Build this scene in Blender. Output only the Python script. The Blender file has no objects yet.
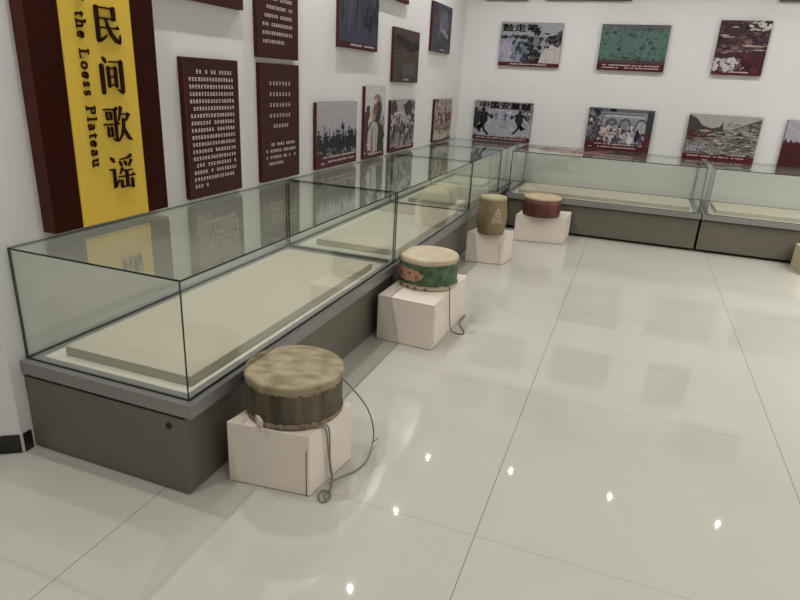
import bpy, bmesh, math, random
from mathutils import Vector, Matrix, noise
PI = math.pi
sc = bpy.context.scene
COL = sc.collection

# ------------------------------------------------------------------ materials
def newmat(name):
    m = bpy.data.materials.new(name); m.use_nodes = True
    nt = m.node_tree; nt.nodes.clear()
    out = nt.nodes.new('ShaderNodeOutputMaterial')
    return m, nt, out

def principled(name, col, rough=0.5, metal=0.0, spec=0.5, var=0.0, scale=8.0, col2=None, bump=0.0, stretch=(1,1,1), coat=0.0, detail=5):
    m, nt, out = newmat(name)
    b = nt.nodes.new('ShaderNodeBsdfPrincipled')
    b.inputs['Roughness'].default_value = rough
    b.inputs['Metallic'].default_value = metal
    b.inputs['Specular IOR Level'].default_value = spec
    b.inputs['Coat Weight'].default_value = coat
    nt.links.new(b.outputs[0], out.inputs[0])
    c2 = col2 or tuple(c*(1-var) for c in col)
    if var > 0 or col2 or bump > 0:
        tc = nt.nodes.new('ShaderNodeTexCoord'); mp = nt.nodes.new('ShaderNodeMapping')
        mp.inputs['Scale'].default_value = stretch
        nz = nt.nodes.new('ShaderNodeTexNoise'); nz.inputs['Scale'].default_value = scale; nz.inputs['Detail'].default_value = detail
        nt.links.new(tc.outputs['Object'], mp.inputs[0]); nt.links.new(mp.outputs[0], nz.inputs['Vector'])
        r = nt.nodes.new('ShaderNodeValToRGB')
        r.color_ramp.elements[0].position = 0.36; r.color_ramp.elements[1].position = 0.64
        r.color_ramp.elements[0].color = (*c2, 1); r.color_ramp.elements[1].color = (*col, 1)
        nt.links.new(nz.outputs['Fac'], r.inputs[0]); nt.links.new(r.outputs[0], b.inputs['Base Color'])
        if bump > 0:
            bp = nt.nodes.new('ShaderNodeBump'); bp.inputs['Strength'].default_value = bump; bp.inputs['Distance'].default_value = 0.004
            nt.links.new(nz.outputs['Fac'], bp.inputs['Height']); nt.links.new(bp.outputs[0], b.inputs['Normal'])
    else:
        b.inputs['Base Color'].default_value = (*col, 1)
    return m

def s2l(r, g=None, b=None):
    f = lambda v: (v/255/12.92 if v/255 <= .04045 else ((v/255+.055)/1.055)**2.4)
    return (f(r), f(g), f(b))

M_wall = principled('wall_paint', (.72,.715,.71), .75, var=.03, scale=2)
M_ceil = principled('ceiling_paint', (.80,.80,.80), .9, var=.02, scale=1)
M_skirt = principled('dark_marble', (.022,.016,.012), .25, var=.6, scale=14)
M_body = principled('grey_lacquer', (.132,.121,.094), .42, var=.06, scale=3)
M_rim = principled('grey_steel_rim', (.25,.24,.235), .33, metal=.2, var=.06, scale=5)
M_black = principled('black_gap', (.012,.012,.012), .8)
M_seal = principled('dark_seal', (.02,.023,.02), .45)
M_deck = principled('cream_deck', (.60,.60,.50), .6, var=.04, scale=4)
M_slab = principled('beige_cloth', (.46,.43,.335), .9, var=.07, scale=120, stretch=(1,1,1))
M_ped = principled('white_paint_board', (.74,.66,.575), .5, var=.05, scale=5)
M_ped2 = principled('yellowish_paint_board', (.58,.52,.33), .5, var=.08, scale=5)  # yellowish tone, evenly over all sides of the box
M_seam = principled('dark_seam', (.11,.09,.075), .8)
M_board = principled('maroon_board', (.042,.009,.008), .6, spec=.2, var=.15, scale=6)
M_banner = principled('dark_brown_red_board', (.034,.005,.002), .7, spec=.08, var=.15, scale=6)
M_edge_mr = principled('maroon_side', (.075,.014,.018), .6, spec=.2, var=.12, scale=9)
M_bside = principled('brown_red_side', (.068,.017,.012), .6, spec=.2, var=.12, scale=9)
M_yellow = principled('yellow_panel', s2l(224,188,58), .5, var=.06, scale=5)
M_letter = principled('dark_letter', (.022,.005,.006), .7, spec=.1)
M_white_text = principled('pale_lettering', (.74,.66,.61), .6)
M_metal = principled('lamp_metal', (.6,.6,.6), .35, metal=.7)
M_cord = principled('grey_cord', (.235,.225,.185), .85, var=.25, scale=60)
M_cord2 = principled('brown_cord', (.16,.12,.09), .85, var=.3, scale=60)
M_tag = principled('pale_tag', (.62,.52,.45), .8, var=.2, scale=60)

def ink_material():
    m, nt, out = newmat('printed_ink')
    b = nt.nodes.new('ShaderNodeBsdfPrincipled'); b.inputs['Roughness'].default_value = .55
    b.inputs['Specular IOR Level'].default_value = .15
    at = nt.nodes.new('ShaderNodeAttribute'); at.attribute_name = 'ink'
    tc = nt.nodes.new('ShaderNodeTexCoord'); nz = nt.nodes.new('ShaderNodeTexNoise')
    nz.inputs['Scale'].default_value = 28; nz.inputs['Detail'].default_value = 6
    mr = nt.nodes.new('ShaderNodeMapRange'); mr.inputs[1].default_value = .3; mr.inputs[2].default_value = .7
    mr.inputs[3].default_value = .88; mr.inputs[4].default_value = 1.13
    mx = nt.nodes.new('ShaderNodeVectorMath'); mx.operation = 'SCALE'
    nt.links.new(tc.outputs['Object'], nz.inputs['Vector']); nt.links.new(nz.outputs['Fac'], mr.inputs[0])
    nt.links.new(at.outputs['Color'], mx.inputs[0]); nt.links.new(mr.outputs[0], mx.inputs['Scale'])
    nt.links.new(mx.outputs[0], b.inputs['Base Color']); nt.links.new(b.outputs[0], out.inputs[0])
    return m
M_ink = ink_material()

def glass_material():
    # clear pane: straight transmission with a faint green tint, mirror reflection by Schlick's law
    m, nt, out = newmat('clear_glass')
    N = nt.nodes.new; Lk = nt.links.new
    tr = N('ShaderNodeBsdfTransparent'); tr.inputs[0].default_value = (.992,.998,.990,1)
    gl = N('ShaderNodeBsdfGlossy'); gl.inputs['Roughness'].default_value = .0; gl.inputs[0].default_value = (.95,1,.97,1)
    ge = N('ShaderNodeNewGeometry'); dt = N('ShaderNodeVectorMath'); dt.operation = 'DOT_PRODUCT'
    Lk(ge.outputs['Incoming'], dt.inputs[0]); Lk(ge.outputs['Normal'], dt.inputs[1])
    ab = N('ShaderNodeMath'); ab.operation = 'ABSOLUTE'; Lk(dt.outputs['Value'], ab.inputs[0])
    su = N('ShaderNodeMath'); su.operation = 'SUBTRACT'; su.inputs[0].default_value = 1; Lk(ab.outputs[0], su.inputs[1])
    pw = N('ShaderNodeMath'); pw.operation = 'POWER'; pw.inputs[1].default_value = 5; Lk(su.outputs[0], pw.inputs[0])
    ma = N('ShaderNodeMath'); ma.operation = 'MULTIPLY_ADD'; ma.inputs[1].default_value = .948; ma.inputs[2].default_value = .052; Lk(pw.outputs[0], ma.inputs[0])
    mx = N('ShaderNodeMixShader'); Lk(ma.outputs[0], mx.inputs[0]); Lk(tr.outputs[0], mx.inputs[1]); Lk(gl.outputs[0], mx.inputs[2])
    Lk(mx.outputs[0], out.inputs[0])
    return m
M_glass = glass_material()
M_gedge = principled('glass_edge', (.02,.032,.026), .25)

def floor_material():
    m, nt, out = newmat('polished_tile')
    N = nt.nodes.new; Lk = nt.links.new
    b = N('ShaderNodeBsdfPrincipled'); b.inputs['Roughness'].default_value = .02; b.inputs['IOR'].default_value = 1.5
    tc = N('ShaderNodeTexCoord'); sp = N('ShaderNodeSeparateXYZ'); Lk(tc.outputs['Object'], sp.inputs[0])
    def line(sock, off, pitch, half):
        a = N('ShaderNodeMath'); a.operation = 'SUBTRACT'; Lk(sock, a.inputs[0]); a.inputs[1].default_value = off
        d = N('ShaderNodeMath'); d.operation = 'PINGPONG'; Lk(a.outputs[0], d.inputs[0]); d.inputs[1].default_value = pitch/2
        c = N('ShaderNodeMath'); c.operation = 'LESS_THAN'; Lk(d.outputs[0], c.inputs[0]); c.inputs[1].default_value = half
        return c.outputs[0]
    lx = line(sp.outputs['X'], .711, 1.2265, .0018); ly = line(sp.outputs['Y'], .221, 1.231, .0016)
    nz = N('ShaderNodeTexNoise'); nz.inputs['Scale'].default_value = 1.3; nz.inputs['Detail'].default_value = 3; Lk(tc.outputs['Object'], nz.inputs['Vector'])
    r = N('ShaderNodeValToRGB'); r.color_ramp.elements[0].position = .3; r.color_ramp.elements[1].position = .7
    r.color_ramp.elements[0].color = (.445,.438,.385,1); r.color_ramp.elements[1].color = (.475,.468,.415,1)
    Lk(nz.outputs['Fac'], r.inputs[0])
    m1 = N('ShaderNodeMix'); m1.data_type = 'RGBA'; Lk(ly, m1.inputs[0]); Lk(r.outputs[0], m1.inputs[6]); m1.inputs[7].default_value = (.36,.30,.24,1)
    m2 = N('ShaderNodeMix'); m2.data_type = 'RGBA'; Lk(lx, m2.inputs[0]); Lk(m1.outputs[2], m2.inputs[6]); m2.inputs[7].default_value = (.20,.185,.16,1)
    Lk(m2.outputs[2], b.inputs['Base Color']); Lk(b.outputs[0], out.inputs[0])
    return m
M_floor = floor_material()

def emit(name, col, s):
    m, nt, out = newmat(name); e = nt.nodes.new('ShaderNodeEmission')
    e.inputs[0].default_value = (*col, 1); e.inputs[1].default_value = s
    nt.links.new(e.outputs[0], out.inputs[0]); return m

# ------------------------------------------------------------------ mesh helpers
def obj(name, bm, mats, parent=None, loc=None, smooth=False, bevel=0.0):
    me = bpy.data.meshes.new(name)
    bmesh.ops.recalc_face_normals(bm, faces=bm.faces[:]) if bm.faces and not bm.loops.layers.float_color else None
    bm.to_mesh(me); bm.free()
    for m in (mats if isinstance(mats, (list, tuple)) else [mats]): me.materials.append(m)
    if smooth:
        for p in me.polygons: p.use_smooth = True
    o = bpy.data.objects.new(name, me); COL.objects.link(o)
    if parent: o.parent = parent
    if loc: o.location = loc
    if bevel:
        b = o.modifiers.new('bevel', 'BEVEL'); b.width = bevel; b.segments = 2; b.limit_method = 'ANGLE'
    return o

def box(bm, x0, x1, y0, y1, z0, z1, mi=0):
    v = [bm.verts.new(p) for p in ((x0,y0,z0),(x1,y0,z0),(x1,y1,z0),(x0,y1,z0),(x0,y0,z1),(x1,y0,z1),(x1,y1,z1),(x0,y1,z1))]
    fs = []
    for q in ((3,2,1,0),(4,5,6,7),(0,1,5,4),(1,2,6,5),(2,3,7,6),(3,0,4,7)):
        f = bm.faces.new([v[i] for i in q]); f.material_index = mi; fs.append(f)
    return fs    # bottom, top, -y, +x, +y, -x

def boxo(name, mats, parent, *a, bevel=0.0):
    bm = bmesh.new(); box(bm, *a); return obj(name, bm, mats, parent, bevel=bevel)

def ring(bm, x0, x1, y0, y1, z0, z1, ix0, ix1, iy0, iy1):
    box(bm, x0, x1, y0, iy0, z0, z1); box(bm, x0, x1, iy1, y1, z0, z1)
    box(bm, x0, ix0, iy0, iy1, z0, z1); box(bm, ix1, x1, iy0, iy1, z0, z1)

def lathe(bm, prof, n=72, mi=0, cap_top=True, cap_bot=True, jit=None):
    rows = []
    for k, (r, z) in enumerate(prof):
        row = []
        for i in range(n):
            t = 2*PI*i/n; dr, dz = jit(k, i, t) if jit else (0, 0)
            row.append(bm.verts.new(((r+dr)*math.cos(t), (r+dr)*math.sin(t), z+dz)))
        rows.append(row)
    for a, b in zip(rows, rows[1:]):
        for i in range(n):
            f = bm.faces.new((a[i], a[(i+1) % n], b[(i+1) % n], b[i])); f.material_index = mi
    if cap_bot: bm.faces.new(rows[0][::-1]).material_index = mi
    if cap_top: bm.faces.new(rows[-1]).material_index = mi

def tube_obj(name, pts, rad, mat, parent, res=6, cyclic=False):
    cu = bpy.data.curves.new(name, 'CURVE'); cu.dimensions = '3D'; cu.bevel_depth = rad; cu.bevel_resolution = 2; cu.resolution_u = res
    for pl in (pts if isinstance(pts[0][0], (tuple, list)) else [pts]):
        s = cu.splines.new('NURBS'); s.points.add(len(pl)-1); s.order_u = 4; s.use_endpoint_u = True
        for p, q in zip(s.points, pl): p.co = (*q, 1)
    t = bpy.data.objects.new('tmp', cu); COL.objects.link(t)
    dg = bpy.context.evaluated_depsgraph_get(); me = bpy.data.meshes.new_from_object(t.evaluated_get(dg))
    bpy.data.objects.remove(t); bpy.data.curves.remove(cu)
    me.materials.clear(); me.materials.append(mat)
    for p in me.polygons: p.use_smooth = True
    o = bpy.data.objects.new(name, me); COL.objects.link(o); o.parent = parent
    return o

def thing(name, label, cat, loc=(0,0,0), rz=0.0, group=None):
    o = bpy.data.objects.new(name, None); COL.objects.link(o)
    o.location = loc; o.rotation_euler = (0,0,rz); o.empty_display_size = .1
    return tag(o, label, cat, group)
def tag(o, label, cat, group=None):
    o['label'] = label; o['category'] = cat
    if group: o['group'] = group
    return o
def struct(name, bm, mat):
    o = obj(name, bm, mat); o['kind'] = 'structure'; return o
def copy_tree(o, parent=None):
    c = o.copy(); COL.objects.link(c); c.parent = parent
    for ch in list(o.children): copy_tree(ch, c)
    return c

# ------------------------------------------------------------------ the room
YB, XR, YF, H = 6.52, 8.0, -6.0, 3.35
def sbox(name, mat, *a):
    bm = bmesh.new(); box(bm, *a); return struct(name, bm, mat)
sbox('floor', M_floor, -2.6, XR+.15, YF-.15, YB+.15, -.1, 0)
sbox('ceiling', M_ceil, -2.6, XR+.15, YF-.15, YB+.15, H, H+.1)
sbox('wall_left', M_wall, -.15, 0, -.081, YB, 0, H)
sbox('wall_back', M_wall, -.15, XR, YB, YB+.15, 0, H)
sbox('wall_right', M_wall, XR, XR+.15, YF, YB+.15, 0, H)
sbox('wall_front', M_wall, -2.6, XR, YF-.15, YF, 0, H)
dv = Vector((-.83, -.557, 0)); nv = Vector((-.557, .83, 0))*.15
p0 = Vector((0, -.081, 0)); p1 = p0 + dv*1.8
def slant(name, mat, a, b, n, z0, z1):
    bm = bmesh.new(); q = [a, b, b+n, a+n]
    lo = [bm.verts.new((v.x, v.y, z0)) for v in q]; hi = [bm.verts.new((v.x, v.y, z1)) for v in q]
    bm.faces.new(lo); bm.faces.new(hi)
    for i in range(4): bm.faces.new((lo[i], lo[(i+1) % 4], hi[(i+1) % 4], hi[i]))
    return struct(name, bm, mat)
slant('wall_slanted', M_wall, p0, p1, nv, 0, H)
slant('wall_near_left', M_wall, Vector((p1.x, p1.y+.1, 0)), Vector((p1.x, YF, 0)), Vector((-.15, 0, 0)), 0, H)
nn = nv.normalized()*-.006
slant('baseboard_slanted', M_skirt, p0+nn, p1+nn, nv.normalized()*.006, 0, .088)
sbox('baseboard_left', M_skirt, 0, .006, -.079, -.036, 0, .088)
sbox('trim_1', principled('corner_bead', (.6,.59,.56), .6), -.001, .008, -.088, -.0795, 0, .092)

# ------------------------------------------------------------------ display cases
W = .8425
def make_case(L, D, e0, e1, toe, label, loc, rz, hole=False, clip=False):
    t = thing('display_case', label, 'display case', loc, rz, 'glass display cases along the walls')
    F = -D
    boxo('toe_recess', M_black, t, .02, L-.02, F+.045, -.004, 0, toe)
    bm = bmesh.new(); box(bm, -e0+.006, L+e1-.006 if e1 > .02 else L, F+.0115, -.004, toe, .345)
    cab = obj('base_cabinet', bm, M_body, t, bevel=.003)
    boxo('shadow_gap', M_black, t, 0, L, F+.02, -.006, .345, .361)
    bm = bmesh.new(); ring(bm, -e0, L+e1, F-.028, -.003, .36, .416, .046, L-.046, F+.046, -.046)
    obj('top_rim', bm, M_rim, t)
    boxo('deck', M_deck, t, .046, L-.046, F+.046, -.046, .39, .4135)
    bm = bmesh.new(); ring(bm, -.0012, L+.0012, F-.0012, -.003, .416, .4215, .006 if e0 > .015 else -.0004, L-.006 if e1 > .02 else L+.0004, F+.006, -.012)
    obj('glass_seal', bm, M_seal, t)
    th = .008
    def pane(name, big, *a):
        b_ = bmesh.new(); fs = box(b_, *a)
        for i, f in enumerate(fs): f.material_index = 0 if i in big or (name == 'end_pane' and i == 0) else 1
        obj(name, b_, [M_glass, M_gedge], t)
    pane('front_pane', (2,4), 0, L, F, F+th, .4215, .892)
    pane('back_pane', (2,4), 0, L, -.011, -.003, .4215, .892)
    pane('end_pane', (3,5), 0, th, F+th, -.011, .4215, .892)
    pane('end_pane', (3,5), L-th, L, F+th, -.011, .4215, .892)
    pane('top_pane', (0,1), 0, L, F, -.003, .892, .9)
    if hole:
        b_ = bmesh.new(); bmesh.ops.create_cone(b_, cap_ends=True, segments=24, radius1=.0135, radius2=.0135, depth=.006,
            matrix=Matrix.Translation((-e0+.005, -.757, .302)) @ Matrix.Rotation(PI/2, 4, 'Y'))
        obj('lock', b_, M_black, cab)
    if clip:
        boxo('corner_clip', M_metal, t, L-.022, L-.008, F+.0085, F+.026, .4165, .452)
    return t
R90 = PI/2
make_case(2.120, W, .032, .012, .006, 'nearest glass display case on grey base below the yellow banner, black lock at its end', (0,0,0), R90, hole=True, clip=True)
make_case(1.995, W, .012, .010, .006, 'middle glass case on the left wall, behind the green drum, on grey base', (0,2.148,0), R90, clip=True)
make_case(1.318, W, .010, .010, .006, 'short glass case on the left wall directly behind the barrel drum', (0,4.170,0), R90)
make_case(.985, W, .010, .004, .006, 'last glass case in the room corner, between the barrel drum and the far wall', (0,5.512,0), R90)
DB = YB-5.518
make_case(2.056, DB, .022, .030, .030, 'glass case against the far wall with the red drum standing before it', (.9595,YB,0), 0)
make_case(2.056, DB, .030, .022, .030, 'glass case at right end of the far wall, cut off by the photo edge', (3.0875,YB,0), 0)

def slab(x0, x1, y0, y1, label):
    bm = bmesh.new(); box(bm, x0, x1, y0, y1, .4137, .458)
    o = obj('display_board', bm, M_slab, bevel=.003)
    tag(o, label, 'display board', 'cloth-covered boards in the cases')
slab(.118, .768, .098, 1.925, 'long beige cloth-covered board lying empty in the nearest glass case')
slab(.158, .790, 2.285, 3.92, 'beige cloth-covered board in the middle left case behind the green drum')
slab(.162, .786, 4.265, 5.33, 'short beige cloth-covered board in the corner case behind the barrel drum')
slab(1.062, 2.93, 5.625, 6.235, 'beige cloth-covered board in the far case above the red drum')
slab(3.19, 5.05, 5.625, 6.235, 'beige cloth-covered board in the rightmost far case')

# ------------------------------------------------------------------ pedestals
def pedestal(pts, h, mat, label, seams):
    """pts: four floor corners, counter-clockwise"""
    c = Vector((sum(p[0] for p in pts)/4, sum(p[1] for p in pts)/4, 0))
    t = thing('pedestal', label, 'pedestal', c, 0, 'white pedestals under the drums')
    bm = bmesh.new(); q = [(p[0]-c.x, p[1]-c.y) for p in pts]
    lo = [bm.verts.new((a, b, .003)) for a, b in q]; hi = [bm.verts.new((a, b, h)) for a, b in q]
    bm.faces.new(lo[::-1]); bm.faces.new(hi)
    for i in range(4): bm.faces.new((lo[i], lo[(i+1) % 4], hi[(i+1) % 4], hi[i]))
    bb = obj('box_body', bm, mat, t, bevel=.003)
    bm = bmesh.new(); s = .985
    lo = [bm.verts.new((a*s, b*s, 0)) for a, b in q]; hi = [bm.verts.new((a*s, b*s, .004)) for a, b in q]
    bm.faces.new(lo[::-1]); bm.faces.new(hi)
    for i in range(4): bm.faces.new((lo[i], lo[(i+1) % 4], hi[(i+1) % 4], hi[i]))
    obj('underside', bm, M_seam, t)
    for (k, f, w, z0, z1) in seams:     # seam on side k at fraction f
        a = Vector((*q[k], 0)); b = Vector((*q[(k+1) % 4], 0)); d = (b-a).normalized(); n = Vector((d.y, -d.x, 0))
        p = a.lerp(b, f)+n*.0002
        bm = bmesh.new(); vs = []
        for zz in (z0, z1):
            for sx, sn in ((-1,0),(1,0),(1,1),(-1,1)):
                v = p+d*(w/2*sx)+n*(.0009*sn); vs.append(bm.verts.new((v.x, v.y, zz)))
        bm.faces.new(vs[:4]); bm.faces.new(vs[4:])
        for i in range(4): bm.faces.new((vs[i], vs[(i+1) % 4], vs[4+(i+1) % 4], vs[4+i]))
        obj('panel_seam', bm, M_seam, bb)
    return t
pedestal([(.914,.120),(1.266,.163),(1.306,.472),(.955,.430)], .281, M_ped, 'nearest white box pedestal under the brown hide drum, with dark seam at its front corner',
         [(0,.962,.004,.004,.215)])
pedestal([(.885,1.757),(1.271,1.733),(1.290,2.444),(.905,2.468)], .306, M_ped, 'long white box pedestal under the green painted drum', [(1,.02,.004,.004,.27)])
pedestal([(.921,3.850),(1.270,3.897),(1.306,4.155),(.957,4.11)], .285, M_ped, 'small white box pedestal under the olive barrel drum', [(0,.9,.003,.004,.2)])
pedestal([(1.177,4.943),(1.697,5.035),(1.716,5.470),(1.2,5.40)], .287, M_ped, 'white box pedestal under the red drum by the far case', [])
pedestal([(3.982,5.095),(4.45,5.12),(4.44,5.485),(3.966,5.476)], .235, M_ped2, 'yellowish box pedestal at the right edge before the far case', [])

# ------------------------------------------------------------------ drums
M_hide = principled('mottled_hide', (.345,.285,.185), .9, col2=(.185,.152,.092), scale=11, bump=.7, stretch=(1,1.5,1), detail=9)
M_hide_lo = principled('frayed_hide', (.30,.25,.16), .95, col2=(.13,.10,.065), scale=45, bump=.6)
M_dwood = principled('dark_drum_wood', (.145,.115,.07), .7, col2=(.042,.031,.018), scale=12, stretch=(1,1,.14), detail=7)
M_cream = principled('cream_skin', (.52,.455,.335), .75, col2=(.42,.35,.24), scale=8, detail=6)
M_tack = principled('dark_tacks', (.10,.07,.045), .6)
M_olive = principled('olive_barrel_paint', (.215,.17,.085), .5, col2=(.165,.105,.055), scale=7, stretch=(1,1,.3), detail=6)
M_olive_top = principled('olive_skin', (.36,.33,.19), .7, var=.2, scale=10)
M_redp = principled('red_lacquer', (.115,.028,.020), .5, col2=(.065,.016,.012), scale=9, stretch=(1,1,.4))
M_tan = principled('tan_skin', (.50,.385,.24), .75, var=.18, scale=9)
M_emb = principled('pale_emblem', (.55,.47,.34), .7)

def green_paint():
    m, nt, out = newmat('green_flower_paint'); N = nt.nodes.new; Lk = nt.links.new
    b = N('ShaderNodeBsdfPrincipled'); b.inputs['Roughness'].default_value = .5
    tc = N('ShaderNodeTexCoord'); nz = N('ShaderNodeTexNoise'); nz.inputs['Scale'].default_value = 22; nz.inputs['Detail'].default_value = 6
    Lk(tc.outputs['Object'], nz.inputs['Vector'])
    r = N('ShaderNodeValToRGB'); e = r.color_ramp.elements
    e[0].position = .32; e[0].color = (.026,.048,.018,1); e[1].position = .5; e[1].color = (.050,.098,.038,1)
    n = e.new(.64); n.color = (.070,.145,.070,1); n = e.new(.74); n.color = (.17,.15,.06,1)
    Lk(nz.outputs['Fac'], r.inputs[0]); Lk(r.outputs[0], b.inputs['Base Color']); Lk(b.outputs[0], out.inputs[0])
    return m
M_green = green_paint()
M_pink = principled('pink_flower_paint', (.42,.28,.18), .65, col2=(.36,.16,.10), scale=26, detail=5)
M_redspot = principled('red_spot_paint', (.22,.06,.042), .6)

random.seed(4)
def rag(amp_r, amp_z, row, seed):
    def j(k, i, t):
        if k != row: return (amp_r*.4*noise.noise((math.cos(t)*6, math.sin(t)*6, seed+k*3)), 0)
        n1 = noise.noise((math.cos(t)*9, math.sin(t)*9, seed)); n2 = random.uniform(-1, 1)
        return (amp_r*n1, amp_z*(n1*.7+n2*.6))
    return j

# brown hide drum
zb = .2835
t = thing('drum', 'nearest drum, brown wood with frayed tan hide head and trailing grey cord', 'drum', (1.097,.345,zb), .4)
bm = bmesh.new(); lathe(bm, [(.195,.002),(.198,.02),(.199,.09),(.1985,.15),(.195,.178)], 96)
obj('shell', bm, M_dwood, t, smooth=True)
bm = bmesh.new(); lathe(bm, [(.2005,.150),(.2045,.158),(.2055,.168),(.2055,.181),(.2035,.187),(.198,.190),(.185,.1912),(.10,.1918),(.02,.192)], 160, cap_bot=False, jit=rag(.003,.009,0,2.0))
obj('drumhead', bm, M_hide, t, smooth=True)
bm = bmesh.new(); lathe(bm, [(.194,.0005),(.2015,.004),(.2035,.012),(.2008,.026)], 120, cap_top=False, jit=rag(.002,.0055,3,7.0))
obj('lower_skin', bm, M_hide_lo, t, smooth=True)
# white paper tag tied low on the front, left of centre
bm = bmesh.new()
for q, (px_, pz_, s_) in enumerate(((0,.0,.013),(.006,.016,.021),(-.006,.030,.017),(.012,.028,.012))):
    bmesh.ops.create_icosphere(bm, subdivisions=2, radius=s_, matrix=Matrix.Translation((px_, 0, pz_)) @ Matrix.Diagonal((1,.45,.9,1)))
bm.verts.ensure_lookup_table()
for v in bm.verts: v.co += Vector((noise.noise(v.co*90), noise.noise(v.co*80+Vector((3,3,3))), noise.noise(v.co*70)))*.004
o = obj('paper_tag', bm, M_tag, t, smooth=True); o['label'] = 'crumpled pale tag'
def loc(o, pts):
    mi = (Matrix.Translation(o.location) @ Matrix.Rotation(o.rotation_euler.z, 4, 'Z')).inverted()
    return [tuple(mi @ Vector(p)) for p in pts]
TAGP = Vector((1.062, .128, .296))
o.location = loc(t, [TAGP])[0]; o.rotation_euler.z = math.atan2(.152-.345, 1.012-1.097)+PI/2-.4
c1 = [(1.298,.375,.45),(1.307,.384,.435),(1.322,.417,.39),(1.333,.488,.31),(1.342,.562,.22),(1.345,.62,.11),(1.350,.632,.03),(1.36,.572,.005),(1.378,.50,.005),(1.378,.453,.005),(1.367,.392,.005),(1.336,.347,.005),(1.318,.31,.006),(1.308,.285,.008),(1.306,.265,.009)]
c2 = [(1.262,.236,.291),(1.284,.258,.291),(1.293,.272,.280),(1.291,.288,.231),(1.292,.288,.176),(1.293,.285,.132),(1.298,.288,.063),(1.305,.300,.008),(1.325,.231,.006),(1.345,.171,.005),(1.339,.148,.005),(1.316,.151,.005),(1.296,.178,.005),(1.292,.205,.005),(1.300,.225,.006),(1.325,.215,.008)]
c3 = [(1.325,.225,.010),(1.345,.20,.006),(1.352,.175,.006),(1.330,.165,.006),(1.315,.185,.008),(1.318,.215,.011)]
c5 = [(1.262,.222,.291),(1.282,.244,.291),(1.292,.256,.276),(1.294,.268,.2),(1.295,.276,.1),(1.306,.285,.012)]
c4 = [(1.352,.60,.02),(1.358,.618,.021),(1.364,.640,.024)]
tube_obj('cord', [loc(t, c) for c in (c1, c2, c3, c4, c5)], .0036, M_cord, t)

# green painted drum
zb = .3085
t = thing('drum', 'low green painted drum with pink flower patch and cream skin head', 'drum', (1.09,2.142,zb), 0)
bm = bmesh.new(); lathe(bm, [(.192,.002),(.197,.02),(.1992,.09),(.199,.16),(.195,.192)], 96)
sh = obj('shell', bm, M_green, t, smooth=True)
bm = bmesh.new(); lathe(bm, [(.2006,.172),(.2018,.180),(.2015,.196),(.199,.204),(.193,.2085),(.18,.2098),(.09,.2108),(.02,.211)], 96, cap_bot=False, jit=rag(.0012,.004,0,5.0))
def tacks(bm, n, r, z, s, off=0):
    for k in range(n):
        a = 2*PI*k/n+off; f0 = set(bm.faces)
        bmesh.ops.create_icosphere(bm, subdivisions=1, radius=s, matrix=Matrix.Translation((r*math.cos(a), r*math.sin(a), z)))
        for f in bm.faces:
            if f not in f0: f.material_index = 1
tacks(bm, 60, .2008, .177, .0040, .03)
obj('drumhead', bm, [M_cream, M_tack], t, smooth=True)
bm = bmesh.new(); lathe(bm, [(.192,.0005),(.1985,.004),(.2008,.014),(.2008,.032)], 96, cap_top=False, jit=rag(.0012,.004,3,9.0))
tacks(bm, 60, .2010, .026, .0040)
obj('lower_skin', bm, [M_cream, M_tack], t, smooth=True)
def patch(bm, r, a0, a1, z0, z1, n=14, wob=.012, seed=0, mi=0):
    lo, hi = [], []
    for i in range(n+1):
        f = i/n; a = a0+(a1-a0)*f
        e = math.sin(PI*f)**.35
        zc = (z0+z1)/2; hh = (z1-z0)/2*e
        w1 = wob*noise.noise((i*.9, seed, 0)); w2 = wob*noise.noise((i*.9, seed, 5))
        lo.append(bm.verts.new((r*math.cos(a), r*math.sin(a), zc-hh+w1))); hi.append(bm.verts.new((r*math.cos(a), r*math.sin(a), zc+hh+w2)))
    for i in range(n): bm.faces.new((lo[i], lo[i+1], hi[i+1], hi[i])).material_index = mi
bm = bmesh.new()
patch(bm, .2006, math.radians(-172), math.radians(-80), .056, .142, seed=1, wob=.03)
a_ = math.radians
for (aa, bb, za, zc) in ((-136,-128,.085,.108),(-114,-106,.096,.120),(-98,-92,.078,.098),(-152,-144,.10,.122),(-124,-119,.075,.088)):
    patch(bm, .2010, a_(aa), a_(bb), za, zc, n=6, seed=aa, mi=1)
for (aa, bb) in ((-118,-108),(-100,-92),(-140,-130),(-80,-72)):
    patch(bm, .2016, a_(aa), a_(bb), .006, .022, n=5, seed=aa, wob=.004, mi=1)
o = obj('flower_patch', bm, [M_pink, M_redspot], sh, smooth=True); o['label'] = 'pink painted flower patch'
c1 = [(1.258,2.035,.345),(1.280,2.02,.34),(1.289,2.005,.32),(1.290,2.01,.27),(1.290,2.03,.2),(1.291,2.05,.1),(1.297,2.07,.02),(1.31,2.085,.006),(1.336,2.079,.005),(1.382,2.065,.005),(1.385,2.11,.005),(1.376,2.139,.005),(1.338,2.199,.005),(1.308,2.25,.005),(1.302,2.336,.005),(1.304,2.44,.005)]
tube_obj('cord', loc(t, c1), .0033, M_cord2, t)

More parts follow.
